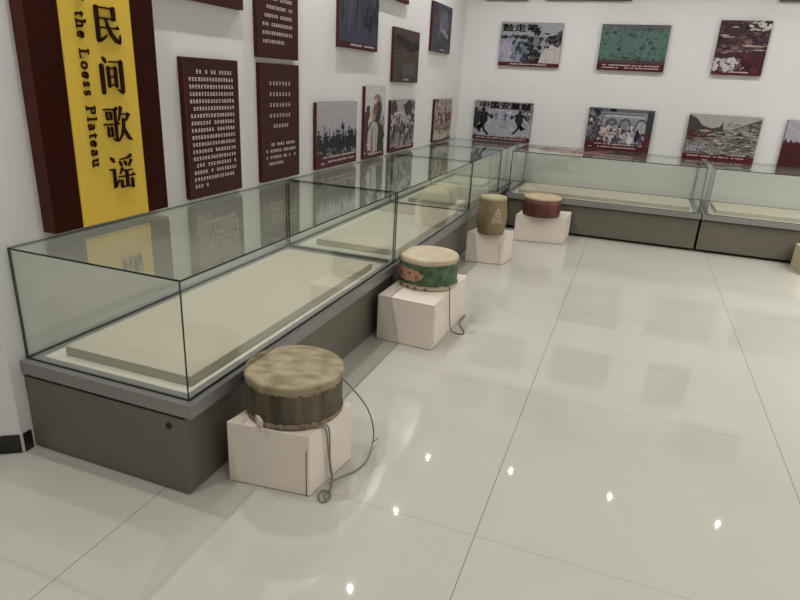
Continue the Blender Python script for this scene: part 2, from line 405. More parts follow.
# barrel drum
zb = .2875
t = thing('drum', 'tall olive brown barrel drum with pale painted emblem on its belly', 'drum', (1.122,3.93,zb), 0)
bm = bmesh.new()
prof = [(.109+.031*math.sin(PI*(.12+.80*i/14)), .004+.332*i/14) for i in range(15)]
lathe(bm, prof, 72); sh = obj('shell', bm, M_olive, t, smooth=True)
bm = bmesh.new(); lathe(bm, [(.1225,.318),(.1245,.326),(.1215,.341),(.113,.3485),(.05,.350),(.01,.350)], 72, cap_bot=False)
obj('drumhead', bm, M_olive_top, t, smooth=True)
bm = bmesh.new(); lathe(bm, [(.115,.0005),(.1230,.003),(.1252,.018)], 72, cap_top=False)
obj('lower_skin', bm, M_olive, t, smooth=True)
def barrel_r(z): 
    f = max(0, min(1, (z-.004)/.332)); return .109+.031*math.sin(PI*(.12+.80*f))+.0012
def band(bm, pts, w, amid):
    pts = [(p[0]*1.25, .182+(p[1]-.178)*1.3) for p in pts]
    for (a, b) in zip(pts, pts[1:]):
        d = Vector((b[0]-a[0], b[1]-a[1])); n = Vector((-d.y, d.x)); 
        if n.length == 0: continue
        n = n.normalized()*w/2
        vs = []
        for p in ((a[0]+n.x, a[1]+n.y), (a[0]-n.x, a[1]-n.y), (b[0]-n.x, b[1]-n.y), (b[0]+n.x, b[1]+n.y)):
            r = barrel_r(p[1]); an = amid+p[0]/r
            vs.append(bm.verts.new((r*math.cos(an), r*math.sin(an), p[1])))
        bm.faces.new(vs)
bm = bmesh.new(); am = math.radians(-56)
def arcp(cx, cz, rx, rz, a0, a1, n=10): return [(cx+rx*math.cos(math.radians(a0+(a1-a0)*i/n)), cz+rz*math.sin(math.radians(a0+(a1-a0)*i/n))) for i in range(n+1)]
band(bm, [(-.024,.190),(-.008,.222),(0,.236),(.008,.222),(.024,.190)], .007, am)
band(bm, [(-.012,.205),(.012,.205)], .006, am); band(bm, arcp(0,.188,.012,.010,0,360), .006, am)
band(bm, arcp(-.019,.150,.017,.023,75,285), .007, am); band(bm, arcp(-.016,.150,.007,.010,0,360,8), .005, am)
band(bm, arcp(.019,.150,.017,.023,-105,105), .007, am); band(bm, arcp(.016,.150,.007,.010,0,360,8), .005, am); band(bm, [(0,.172),(0,.126)], .005, am); band(bm, [(-.012,.178),(.012,.178)], .005, am)
o = obj('painted_emblem', bm, M_emb, sh); o['label'] = 'pale painted emblem'

# red drum
zb = .2895
t = thing('drum', 'low dark red drum with tan skin head by the far case', 'drum', (1.424,5.07,zb), 0)
bm = bmesh.new(); lathe(bm, [(.190,.001),(.199,.012),(.204,.06),(.2035,.13),(.199,.188)], 90)
obj('shell', bm, M_redp, t, smooth=True)
bm = bmesh.new(); lathe(bm, [(.2005,.182),(.2015,.192),(.198,.203),(.188,.208),(.09,.2095),(.02,.21)], 90, cap_bot=False, jit=rag(.001,.0025,0,4.0))
tacks(bm, 54, .2015, .187, .0036)
obj('drumhead', bm, [M_tan, M_tack], t, smooth=True)

# thin faded red ribbon tangled along the glass top of the far case
random.seed(9)
pl = []
for q in range(26):
    x = random.uniform(1.0, 1.95); y = random.uniform(5.72, 6.3); a = random.uniform(-.5, .5); pts = []
    for k in range(6):
        pts.append((x, y, .9025+.012*random.random()*(k % 2))); x += random.uniform(.01,.035)*math.cos(a); y += random.uniform(.02,.07)*math.sin(a*3+k)
    pl.append(pts)
pl.append([(1.0,6.0,.9025),(1.2,6.15,.9025),(1.5,5.95,.903),(1.75,6.1,.9025),(1.95,6.0,.9025)])
pl.append([(1.24,6.05,.903),(1.26,6.06,.925),(1.28,6.05,.932),(1.30,6.06,.92),(1.31,6.05,.903)])
o = tube_obj('ribbon', pl, .0024, principled('faded_red_ribbon', (.42,.19,.16), .8, var=.3, scale=20), None)
tag(o, 'tangled faded red ribbon lying on the glass top of the far case', 'ribbon')

# ------------------------------------------------------------------ pictures and panels
TH = .03
class Print:
    """a printed sheet: flat shapes of ink laid one above another on a thin sheet"""
    def __init__(s, w, h, bg):
        s.w, s.h, s.bm = w, h, bmesh.new(); s.cl = s.bm.loops.layers.float_color.new('ink'); s.k = 0
        f = box(s.bm, 0, w, -TH-.0012, -TH, 0, h)
        for q in f: s.paint(q, bg)
    def paint(s, f, c, c2=None):
        for l in f.loops:
            col = c
            if c2:
                u = l.vert.co.z/s.h; col = tuple(a*(1-u)+b*u for a, b in zip(c, c2))
            l[s.cl] = (*col, 1)
    def poly(s, pts, c, c2=None):
        s.k += 1; y = -TH-.0014-.00001*s.k
        vs = [s.bm.verts.new((min(max(u,0),1)*s.w, y, min(max(v,0),1)*s.h)) for u, v in pts]
        try: s.paint(s.bm.faces.new(vs), c, c2)
        except ValueError: pass
    def rect(s, u0, v0, u1, v1, c, c2=None): s.poly([(u0,v0),(u1,v0),(u1,v1),(u0,v1)], c, c2)
    def blob(s, u, v, ru, rv, c, n=11, wob=.25):
        ph = random.random()*9
        s.poly([(u+ru*math.cos(2*PI*i/n)*(1+wob*math.sin(i*2.3+ph)), v+rv*math.sin(2*PI*i/n)*(1+wob*math.cos(i*1.7+ph))) for i in range(n)], c)
    def line(s, pts, w, c):
        for a, b in zip(pts, pts[1:]):
            d = Vector(((b[0]-a[0])*s.w, (b[1]-a[1])*s.h)); 
            if d.length < 1e-6: continue
            n = Vector((-d.y, d.x)).normalized()*w/2; nu, nvv = n.x/s.w, n.y/s.h
            s.poly([(a[0]+nu, a[1]+nvv), (a[0]-nu, a[1]-nvv), (b[0]-nu, b[1]-nvv), (b[0]+nu, b[1]+nvv)], c)
    def speck(s, u0, v0, u1, v1, n, ru, rv, pal):
        for _ in range(n):
            k = random.uniform(.5, 1.5)
            s.blob(random.uniform(u0, u1), random.uniform(v0, v1), ru*k, rv*random.uniform(.5,1.5), random.choice(pal), 7, .4)
    def figure(s, u, v, h, c, lean=0, arms=1, body=None):
        r = s.h/s.w; w = h*r
        s.blob(u+lean*h*r, v+h*.92, w*.085, h*.085, c, 9, .05)
        b = body or c
        s.poly([(u-w*.10, v+h*.45), (u+w*.10, v+h*.45), (u+w*.13+lean*w*.85, v+h*.82), (u-w*.13+lean*w*.85, v+h*.82)], b)
        for q in (-1, 1):
            s.poly([(u+q*w*.08-w*.05, v+h*.5), (u+q*w*.08+w*.05, v+h*.5), (u+q*w*.18+w*.035, v), (u+q*w*.18-w*.045, v)], c)
            if arms: s.line([(u+q*w*.11+lean*w*.8, v+h*.78), (u+q*w*.26+lean*w*.5, v+h*(.62+.25*(random.random()-.2)))], h*s.h*.07, b)

G = lambda v, r=1., b=1.: (v*r, v, v*b)
MAR = (.075,.014,.023)
def glyph_rows(bm, rows, y, size0, rnd, thick=.0022):
    """rows: (u0, u1, v, filled-cells pattern probability); small dense marks like printed characters seen from far"""
    for (u0, u1, v, p, *sz) in rows:
        size = sz[0] if sz else size0; gs = min(size, .030)
        n = max(1, int((u1-u0)/size))
        for i in range(n):
            if rnd.random() > p: continue
            cx = u0+(i+.5)*size; hs = gs*.40
            for q in range(5):
                if q < 3:
                    zz = v+(-.8+.8*q)*hs*.95; a, b = -hs*rnd.uniform(.5,1), hs*rnd.uniform(.5,1)
                    pts = [(cx+a, zz-thick/2), (cx+b, zz-thick/2), (cx+b, zz+thick/2), (cx+a, zz+thick/2)]
                else:
                    xx = cx+rnd.uniform(-.7,.7)*hs; a, b = -hs*rnd.uniform(.4,1), hs*rnd.uniform(.4,1)
                    pts = [(xx-thick/2, v+a), (xx+thick/2, v+a), (xx+thick/2, v+b), (xx-thick/2, v+b)]
                yy = y-.00003*q
                bm.faces.new([bm.verts.new((px_, yy, pz_)) for px_, pz_ in pts])
        bm.faces.new([bm.verts.new((a, y+.00004, v+b)) for a, b in ((u0,-.0003),(u1,-.0003),(u1,.0003),(u0,.0003))]).material_index = 1

def textmesh(body, size, bold=0.0, align='LEFT'):
    cu = bpy.data.curves.new('t', 'FONT'); cu.body = body; cu.size = size; cu.offset = bold; cu.align_x = align; cu.extrude = .0004
    t_ = bpy.data.objects.new('tmp', cu); COL.objects.link(t_)
    dg = bpy.context.evaluated_depsgraph_get(); me = bpy.data.meshes.new_from_object(t_.evaluated_get(dg))
    bpy.data.objects.remove(t_); bpy.data.curves.remove(cu)
    me.transform(Matrix.Rotation(PI/2, 4, 'X'))
    return me
def embolden(me, d):
    bm = bmesh.new()
    for k, (a, b) in enumerate(((0,0),(d,0),(-d,0),(0,d*.7),(0,-d*.7))):
        m2 = me.copy(); m2.transform(Matrix.Translation((a, -.00002*k, b))); bm.from_mesh(m2); bpy.data.meshes.remove(m2)
    bm.to_mesh(me); bm.free()
def put_text(body, size, u, v, mat, parent, name='heading', bold=0.0, fit=None):
    me = textmesh(body, size)
    xs = [q.co.x for q in me.vertices]; zs = [q.co.z for q in me.vertices]
    if fit and xs:
        sx = fit[0]/(max(xs)-min(xs)); sz = fit[1]/(max(zs)-min(zs))
        me.transform(Matrix.Translation((-min(xs)*sx, 0, -min(zs)*sz)) @ Matrix.Diagonal((sx,1,sz,1)))
    if bold: embolden(me, bold)
    me.materials.clear(); me.materials.append(mat)
    o = bpy.data.objects.new(name, me); COL.objects.link(o); o.parent = parent; o.location = (u, -TH-.0052, v)
    return o

def board(name, label, cat, w, h, side, a, z, group=None, th=TH):
    """side 'L': on the left wall with left edge at y=a; 'B': on the back wall with left edge at x=a"""
    l, r = ((.0006, a, z), R90) if side == 'L' else ((a, YB-.0006, z), 0)
    t = thing(name, label, cat, l, r, group)
    boxo('backing_board', M_edge_mr if cat == 'photograph' else (M_bside if cat == 'banner' else M_board), t, 0, w, -th, 0, 0, h)
    return t
PH = 'exhibition photographs on maroon boards'
def photo(label, w, h, side, a, z, fn, cap=((.10,.9,.045,.95),), seed=1, bg=(.2,.2,.2), capsize=.0125):
    random.seed(seed)
    t = board('photo_panel', label, 'photograph', w, h, side, a, z, PH)
    P = Print(w, h, bg); fn(P)
    yc = -TH-.0018-.00001*P.k
    pr = obj('photo_print', P.bm, M_ink, t)
    if cap:
        rnd = random.Random(seed)
        for u0, u1, v, p in cap:
            b = bmesh.new(); glyph_rows(b, [(u0*w, u1*w, v*h, p)], yc, capsize, rnd, .0032)
            obj('caption_line', b, [M_white_text, M_board], pr)
    return t
BLK = (.016,.016,.020)

M_head = principled('heading_ink', (.010,.008,.010), .7, spec=.1)
def strip(P, hh, c=MAR): P.rect(0, 0, 1, hh, c)

# ---- far wall, upper row
def f_b1(P):
    P.rect(0,0,1,1,G(.27,1.02,1.12)); P.rect(.0,.62,1,1,G(.30,1.0,1.05))
    P.rect(0,.77,.62,1,G(.30,1.0,1.06)); P.rect(0,.05,.45,.62,(.26,.25,.33))
    P.speck(.0,.1,.2,.6,26,.035,.05,[(.32,.31,.38),(.25,.24,.32),(.36,.35,.40)])
    P.speck(.0,.64,.5,.70,26,.03,.025,[(.05,.05,.07),(.09,.08,.12),(.03,.03,.04)])
    for u, c in ((.09,(.34,.32,.38)),(.27,(.19,.23,.27)),(.36,(.24,.27,.31)),(.40,(.13,.16,.20))):
        P.blob(u,.42,.06,.18,c); P.blob(u,.66,.03,.05,BLK)
    P.speck(.2,.1,.45,.55,22,.035,.05,[(.10,.14,.19),(.05,.06,.09),(.03,.035,.05),(.17,.20,.25)])
    P.speck(.44,.10,.70,.66,50,.045,.06,[BLK,(.04,.03,.035),(.09,.08,.085),(.025,.022,.03)])
    P.blob(.60,.78,.05,.10,BLK); P.blob(.60,.58,.05,.14,(.16,.16,.17))
    P.blob(.86,.62,.085,.12,BLK); P.speck(.75,.55,1,.76,18,.035,.05,[BLK,(.07,.06,.07)])
    P.poly([(.66,.06),(.70,.30),(.77,.46),(.88,.53),(1,.50),(1,.06)],(.46,.42,.42))
    P.line([(.80,.44),(.77,.08)],.008,(.33,.30,.30)); P.line([(.90,.5),(.92,.08)],.008,(.36,.32,.32))
    P.speck(.70,.45,1,.56,8,.03,.03,[(.05,.045,.05)])
    strip(P,.085)
tB1 = photo('far wall photo headed by bold black characters, crowd with pale blue and white clothing', .75,.50,'B',.476,1.835,f_b1,cap=((.2,.8,.045,.92),),seed=3)
put_text('鼓走笔:', .1, .02, .395, M_head, tB1, fit=(.47,.085), bold=.0035)

def f_b2(P):
    P.rect(0,0,1,1,(.085,.165,.145),(.105,.15,.14)); P.rect(0,.86,1,1,(.105,.115,.115))
    P.speck(0,.2,1,.95,170,.022,.022,[(.07,.15,.12),(.11,.20,.175),(.05,.10,.085),(.13,.20,.18),(.085,.19,.14)])
    P.speck(0,.3,1,.92,38,.018,.028,[(.05,.095,.078),(.06,.11,.09)])
    for u, v in ((.2,.82),(.08,.8),(.45,.78),(.7,.9),(.63,.5),(.8,.5),(.3,.46),(.75,.62)): P.blob(u,v,.035,.04,(.045,.08,.066))
    P.rect(0,.155,1,.24,(.075,.06,.06)); P.speck(0,.16,1,.30,40,.02,.025,[(.04,.03,.035),(.10,.05,.055),(.06,.08,.07)])
    strip(P,.16,(.085,.014,.028))
photo('far wall photo of a teal green field with small dark figures', .75,.50,'B',1.675,1.833,f_b2,cap=((.08,.94,.115,.85),(.08,.34,.06,.95),(.42,.94,.06,.85)),seed=5,capsize=.0145)

def f_b3(P):
    P.rect(0,0,1,1,(.060,.020,.030),(.05,.036,.04))
    P.speck(0,.45,1,1,90,.07,.028,[(.028,.020,.024),(.075,.028,.042),(.13,.095,.095),(.04,.028,.03),(.10,.045,.058)])
    P.speck(.55,.82,1,.98,16,.05,.03,[(.5,.48,.46),(.38,.36,.35),(.6,.58,.56)])
    for u,v,a,b in ((.12,.73,.10,.012),(.2,.70,.14,.010),(.78,.54,.2,.014),(.62,.55,.10,.018),(.3,.88,.08,.014),(.85,.47,.12,.012)): P.blob(u,v,a,b,(.42,.34,.28))
    P.blob(.62,.62,.08,.045,(.18,.11,.12)); P.speck(.05,.42,.5,.5,14,.08,.02,[(.22,.16,.18),(.12,.05,.07)])
    P.speck(.03,.10,.65,.30,44,.045,.05,[(.48,.47,.48),(.55,.53,.52),(.38,.36,.40),(.14,.09,.12)])
    P.speck(.5,.05,1,.4,40,.05,.07,[(.075,.02,.030),(.10,.03,.040),(.05,.016,.024)])
    P.rect(0,0,1,.055,(.085,.018,.028))
photo('squarish far wall photo in dark maroon with white patches', .505,.56,'B',2.929,1.836,f_b3,cap=((.24,.75,.055,.9),),seed=8)

# ---- far wall, lower row
def f_c1(P):
    P.rect(0,0,1,1,(.36,.36,.42),(.30,.30,.34)); P.speck(0,.1,1,.8,60,.05,.035,[(.42,.42,.47),(.33,.33,.40),(.46,.46,.50),(.38,.37,.43)])
    P.rect(0,.80,1,1,(.27,.24,.25)); P.speck(.86,.78,1,1,8,.05,.035,[(.10,.07,.08),(.14,.09,.10)])
    P.speck(.87,.45,1,.85,34,.03,.05,[(.06,.05,.055),(.17,.15,.16),(.38,.37,.38),(.12,.04,.06)])
    P.speck(0,.3,.1,.85,16,.02,.08,[(.02,.02,.022),(.22,.20,.2)])
    def run(u, v, h, fl, c):
        w = h*P.h/P.w
        X = lambda a: u+fl*a*w
        P.blob(X(0),v+h*.92,w*.09,h*.08,c,9,.1)
        P.poly([(X(-.16),v+h*.84),(X(.16),v+h*.86),(X(.20),v+h*.55),(X(.1),v+h*.38),(X(-.1),v+h*.38),(X(-.14),v+h*.6)],c)
        P.poly([(X(-.1),v+h*.42),(X(.05),v+h*.4),(X(.12),v+h*.18),(X(.28),v+h*.02),(X(.36),v+h*.04),(X(.2),v-h*.04),(X(.04),v+h*.14)],c)
        P.poly([(X(.0),v+h*.44),(X(.13),v+h*.42),(X(-.04),v+h*.22),(X(-.26),v+h*.28),(X(-.30),v+h*.22),(X(-.06),v+h*.12)],c)
        P.line([(X(.14),v+h*.8),(X(.4),v+h*.62),(X(.34),v+h*.78)],h*P.h*.07,c); P.line([(X(-.14),v+h*.78),(X(-.34),v+h*.58)],h*P.h*.07,c)
    run(.16,.14,.68,1,BLK); run(.03,.2,.62,1,(.03,.03,.035)); run(.80,.20,.60,-1,(.02,.02,.028))
    run(.39,.52,.20,-1,(.14,.14,.20)); run(.55,.48,.24,1,(.12,.14,.24)); P.blob(.52,.36,.06,.04,(.26,.26,.33))
    P.line([(.84,.7),(.97,.6)],.012,(.05,.05,.06))
    strip(P,.10); P.speck(0,.1,1,.14,12,.03,.01,[(.25,.08,.11)])
tC1 = photo('far wall photo of dark dancers leaping on pale ground, nearest the corner', .75,.485,'B',.228,.918,f_c1,cap=((.06,.95,.055,.85),),seed=11,capsize=.014)
put_text('中国安塞鼓', .1, .075, .398, M_head, tC1, fit=(.655,.078), bold=.0038)

def f_c2(P):
    P.rect(0,0,1,1,(.055,.055,.065)); P.rect(.22,.2,.92,.92,(.25,.26,.31)); P.rect(.2,.93,1,1,(.12,.13,.135)); P.rect(.32,.93,.42,1,BLK)
    P.rect(.22,.86,.86,.885,(.10,.105,.12)); P.rect(.22,.80,.86,.85,(.38,.40,.45))
    for u, dk in ((.37,.10),(.58,.20),(.83,.32)):
        pts = [(u-.095,.45)]+[(u+.095*math.cos(PI-PI*i/10), .62+.16*math.sin(PI*i/10)) for i in range(11)]+[(u+.095,.45)]
        P.poly(pts, (.08,.085,.10)); P.poly([(u+(x-u)*.78, .45+(y-.45)*.86) for x, y in pts], (dk,dk*1.03,dk*1.12))
    P.rect(.90,.1,1,.96,(.05,.045,.05)); P.speck(.0,.2,.24,.95,60,.03,.05,[BLK,(.06,.05,.06),(.13,.12,.14),(.20,.20,.24)])
    P.speck(.12,.62,.38,.8,10,.03,.03,[(.24,.25,.29),(.10,.1,.12)])
    P.blob(.05,.70,.022,.05,(.55,.5,.46)); P.blob(.05,.62,.03,.05,(.10,.02,.025))
    P.speck(.2,.2,.74,.58,120,.018,.036,[(.52,.43,.42),(.36,.27,.27),(.07,.05,.06),(.60,.54,.54),(.12,.07,.09),(.45,.40,.42),(.05,.04,.05)])
    P.speck(.22,.42,.42,.55,16,.014,.03,[(.62,.46,.44)])
    P.blob(.79,.38,.035,.16,BLK); P.blob(.84,.32,.02,.12,(.05,.06,.10)); P.blob(.69,.28,.05,.1,(.6,.56,.56))
    P.speck(.86,.18,1,.45,12,.03,.05,[(.09,.02,.03),(.14,.03,.04)])
    P.rect(0,0,1,.14,(.080,.014,.024)); P.speck(0,.12,.3,.25,14,.04,.03,[(.08,.012,.022)])
photo('far wall photo of a crowd before a pale building with three arches', .752,.495,'B',1.671,.908,f_c2,cap=((.15,.9,.155,.9),(.06,.12,.075,.9),(.20,.80,.085,.9)),seed=14,capsize=.014)

def f_c3(P):
    P.rect(0,0,1,1,(.20,.185,.165)); P.rect(0,.7,1,1,(.40,.385,.36),(.36,.35,.335))
    P.poly([(.52,.60),(.62,.68),(.98,.93),(1,.93),(1,.45),(.5,.45)],(.20,.195,.18)); P.line([(.60,.68),(.96,.92)],.012,(.09,.085,.08))
    P.poly([(0,.98),(.10,.92),(.20,.76),(.34,.70),(.44,.74),(.48,.86),(.50,.66),(.56,.55),(.3,.5),(0,.6)],(.06,.052,.048))
    P.poly([(.82,.84),(1,.96),(1,.6),(.85,.66)],(.085,.08,.075)); P.speck(.55,.5,1,.85,50,.03,.02,[(.25,.24,.22),(.15,.14,.13),(.30,.29,.27)])
    for i in range(230):
        v = random.uniform(.12,.66); u = random.uniform(.0,1); a = random.uniform(.02,.08)
        c = random.choice([(.38,.35,.32),(.26,.24,.22),(.10,.085,.08),(.045,.04,.04),(.045,.04,.04),(.46,.43,.40),(.17,.14,.135)])
        P.blob(u, v, a, random.uniform(.008,.020), c, 8, .3)
    P.speck(.03,.46,.28,.62,14,.05,.03,[(.095,.026,.03),(.075,.02,.024),(.13,.06,.055)])
    P.rect(.03,.17,.19,.34,(.30,.28,.36)); P.speck(.03,.17,.45,.34,30,.02,.02,[(.38,.36,.42),(.2,.18,.22),(.12,.08,.09)])
    P.rect(0,0,1,.11,(.10,.014,.03))
photo('far wall photo of a terraced grey hillside village under pale sky', .757,.498,'B',2.805,.9015,f_c3,cap=((.06,.88,.065,.85),(.05,.28,.19,.9)),seed=17,capsize=.0145)

def f_c4(P):
    P.rect(0,0,1,1,(.36,.34,.39)); P.rect(0,0,1,.50,(.055,.014,.016))
    P.poly([(0,.5)]+[(i/40, .52+(.09 if i % 3 == 1 else .0)*random.uniform(.3,1.2)) for i in range(41)]+[(1,.5)], (.065,.02,.024))
photo('far wall photo cut by the right edge, lilac sky over maroon ground', .75,.495,'B',3.815,.902,f_c4,cap=None,seed=19)

# ---- far wall, top row: only the lower edges show
def f_dark(P):
    P.rect(0,0,1,1,(.10,.095,.10)); P.speck(0,0,1,1,60,.08,.06,[(.05,.045,.05),(.16,.15,.16),(.08,.06,.06)]); strip(P,.06)
photo('photo at the top of the far wall nearest the corner, only its lower edge showing', .53,.50,'B',.237,2.578,f_dark,cap=None,seed=21)
photo('wide photo at the top of the far wall, only its lower edge showing', .985,.50,'B',.970,2.583,f_dark,cap=None,seed=22)
def f_gold(P):
    P.rect(0,0,1,1,(.12,.08,.04)); P.speck(0,0,1,1,40,.08,.06,[(.07,.045,.025),(.2,.14,.07)])
photo('brownish photo at the top right of the far wall, only its lower corner showing', .75,.50,'B',3.448,2.590,f_gold,cap=None,seed=23)

# ---- left wall, lower row
def f_p1(P):
    P.rect(0,0,1,1,(.33,.32,.35),(.39,.38,.415))
    P.poly([(0,.0),(0,.42)]+[(i/34, .42+.10*noise.noise((i*.5,0,3))+random.uniform(-.03,.05)) for i in range(35)]+[(1,.0)],(.03,.026,.034))
    for u in (.03,.10,.17,.24,.31,.38,.47,.55,.63,.72,.80,.88,.95):
        h = random.uniform(.28,.40); P.figure(u, .2+random.uniform(-.03,.03), h, (.018,.016,.022), random.uniform(-.1,.1))
    for u, a, b in ((.16,.3,.66),(.28,.35,.60),(.44,.3,.60),(.60,.35,.70),(.64,.4,.66)): P.line([(u,a),(u+.01,b)],.012,(.02,.018,.025))
    P.blob(.61,.62,.03,.06,(.02,.018,.025)); P.poly([(.76,.26),(.80,.52),(.86,.58),(.93,.48),(.97,.26)],(.02,.018,.024)); P.blob(.92,.47,.025,.03,(.2,.19,.21))
    P.speck(0,.17,1,.30,24,.03,.03,[(.10,.09,.10),(.20,.19,.2),(.04,.03,.04)])
    strip(P,.17,(.07,.012,.022))
photo('left wall photo of black crowd silhouettes under grey sky, beside the portrait', .712,.490,'L',2.523,.922,f_p1,cap=((.14,.96,.165,.9),(.10,.18,.075,.9),(.26,.95,.09,.9)),seed=31,capsize=.017)

def f_p2(P):
    P.rect(0,0,1,1,(.42,.44,.42),(.52,.53,.52)); P.rect(.0,.1,.16,.66,(.06,.03,.035)); P.speck(.78,.2,1,.55,20,.07,.06,[(.05,.04,.045),(.11,.09,.09),(.3,.29,.28)])
    P.blob(.14,.66,.10,.10,(.08,.03,.035))
    P.poly([(.05,.05),(.08,.36),(.22,.50),(.46,.56),(.70,.52),(.92,.40),(.98,.05)],(.04,.034,.036))
    P.poly([(.16,.05),(.14,.36),(.3,.5),(.5,.52),(.60,.40),(.52,.05)],(.42,.38,.37)); P.poly([(.3,.05),(.32,.42),(.38,.46),(.42,.05)],(.20,.11,.11))
    P.poly([(.50,.10),(.47,.44),(.58,.52),(.66,.42),(.62,.08)],(.34,.33,.31))
    P.blob(.62,.69,.20,.17,(.06,.04,.036),14,.06); P.blob(.50,.68,.12,.12,(.20,.105,.085),12,.08); P.blob(.58,.84,.18,.055,(.26,.14,.14),12,.1)
    P.blob(.50,.80,.06,.04,(.52,.40,.37)); P.blob(.64,.58,.12,.09,(.045,.035,.035)); P.line([(.47,.70),(.55,.70)],.010,BLK); P.line([(.46,.60),(.54,.61)],.012,(.36,.30,.28))
    P.poly([(.30,.72),(.40,.64),(.46,.56),(.40,.50),(.32,.56)],(.40,.26,.23)); P.speck(.06,.1,.3,.3,10,.05,.02,[(.5,.48,.46),(.12,.05,.06)])
    strip(P,.07,(.06,.012,.018))
photo('left wall tall portrait photo of a person in white headcloth and dark vest', .458,.617,'L',3.402,.915,f_p2,cap=((.22,.92,.06,.95),),seed=33,capsize=.017)

def f_p3(P):
    P.rect(0,0,1,1,(.22,.215,.22)); P.rect(0,.5,1,1,(.30,.30,.31)); P.blob(.10,.86,.14,.18,(.06,.05,.05)); P.blob(.72,.84,.20,.20,(.05,.042,.045)); P.blob(.9,.7,.12,.25,(.09,.08,.08))
    for i in range(26):
        u = random.uniform(.04,.97); v = random.uniform(.08,.42); c = random.choice([(.42,.40,.39),(.035,.03,.035),(.05,.04,.045),(.30,.28,.27),(.12,.08,.08),(.50,.48,.47)])
        P.figure(u, v, random.uniform(.28,.42), (.03,.028,.03), random.uniform(-.15,.15), body=c)
        P.blob(u, v+.36, .03, .035, (.50,.47,.46))
    P.speck(0,.1,1,.6,50,.022,.04,[BLK,(.40,.38,.37),(.10,.08,.08)])
    strip(P,.10,(.06,.012,.018))
photo('left wall photo of a dense dancing crowd under dark trees, right of the portrait', .681,.487,'L',4.015,.924,f_p3,cap=((.2,.92,.075,.95),),seed=36,capsize=.017)

def f_p4(P):
    P.rect(0,0,1,1,(.46,.43,.38)); P.rect(0,.88,1,1,(.34,.30,.27)); P.rect(.0,.84,.2,1,(.10,.06,.05))
    P.speck(0,.75,1,.95,30,.05,.04,[(.28,.25,.21),(.5,.48,.43),(.16,.13,.1)])
    for u in (.10,.34,.58,.80): P.line([(u,.4),(u+.02,.98)],.03,(.13,.06,.05))
    for i in range(12):
        u = .06+i*.08; c = random.choice([(.20,.07,.06),(.24,.12,.10),(.10,.05,.05),(.42,.38,.34)])
        P.figure(u, .2+random.uniform(-.05,.08), random.uniform(.45,.58), (.09,.055,.05), random.uniform(-.1,.1), body=c); P.blob(u, .72, .03,.03,(.4,.3,.25))
    P.speck(0,.06,1,.25,30,.06,.03,[(.50,.48,.42),(.40,.36,.3),(.28,.22,.19)])
    strip(P,.06,(.09,.03,.03))
photo('left wall photo of reddish figures in rows on pale ground, nearest the corner', .707,.487,'L',5.39,.921,f_p4,cap=((.2,.7,.055,.9),),seed=38,capsize=.017)

# ---- left wall, upper photographs
def f_p5(P):
    P.rect(0,0,1,1,(.045,.045,.080),(.06,.058,.085))
    for i in range(60):
        u = random.uniform(0,1); v = random.uniform(.15,.7); P.poly([(u,v),(u+random.uniform(.008,.03),v),(u+random.uniform(.0,.03),v+random.uniform(.2,.6)),(u,v+.4)],
            random.choice([(.025,.025,.035),(.07,.07,.115),(.035,.035,.055),(.055,.055,.10),(.085,.08,.11)]))
    P.rect(.40,.42,.44,1,(.012,.012,.016)); P.rect(.62,.45,.98,.72,(.02,.02,.028)); P.speck(.55,.4,1,.75,20,.03,.1,[(.015,.015,.02),(.05,.05,.08)])
    strip(P,.085,(.055,.01,.016))
photo('dark blue night photo high on the left wall, right of the maroon text panels', .745,.50,'L',2.880,1.816,f_p5,cap=((.26,.58,.055,1),(.62,.92,.055,1)),seed=41,capsize=.016)

def f_p6(P):
    P.rect(0,0,1,1,(.065,.04,.036)); P.rect(0,.74,1,1,(.075,.05,.045)); 
    for i in range(110):
        v = random.uniform(.05,.68); P.blob(random.random(), v, random.uniform(.04,.16), random.uniform(.004,.010), random.choice([(.10,.072,.06),(.045,.026,.025),(.12,.09,.075),(.07,.05,.043),(.085,.075,.066)]), 8, .3)
    P.poly([(0,.80),(.15,.76),(.4,.66),(.7,.60),(1,.66),(1,.80),(.7,.78),(.4,.82),(.1,.90)],(.022,.015,.016)); P.speck(0,.66,1,.82,24,.04,.03,[(.02,.014,.016),(.04,.024,.024)])
    P.rect(.34,.14,.86,.36,(.085,.085,.078)); P.speck(.34,.14,.86,.36,20,.05,.03,[(.07,.078,.07),(.10,.10,.09)])
photo('dark brown landscape photo on the left wall, above the crowd under trees', .694,.480,'L',4.028,1.577,f_p6,cap=((.40,.62,.055,1),),seed=43,capsize=.017)

def f_p7(P):
    P.rect(0,0,1,1,(.055,.052,.066)); P.speck(0,0,1,1,60,.08,.08,[(.045,.042,.055),(.07,.068,.085),(.035,.03,.04)])
    P.blob(.62,.62,.20,.26,(.10,.105,.15),14,.15); P.poly([(.35,.30),(.5,.70),(.46,.92),(.38,.70),(.28,.20)],(.13,.125,.14)); P.poly([(.4,.45),(.60,.50),(.85,.36),(.80,.30),(.62,.40)],(.24,.24,.30))
    P.blob(.45,.5,.06,.1,(.17,.17,.21)); P.speck(.3,.05,.9,.28,16,.06,.04,[(.06,.075,.07),(.04,.05,.05)])
photo('slate grey photo with a pale bluish streak, high on the left wall by the corner', .70,.490,'L',5.120,1.914,f_p7,cap=((.45,.68,.055,1),),seed=45,capsize=.016)
photo('photo at the top of the left wall, only its lower right corner showing', .74,.45,'L',3.620,2.277,f_dark,cap=None,seed=47)

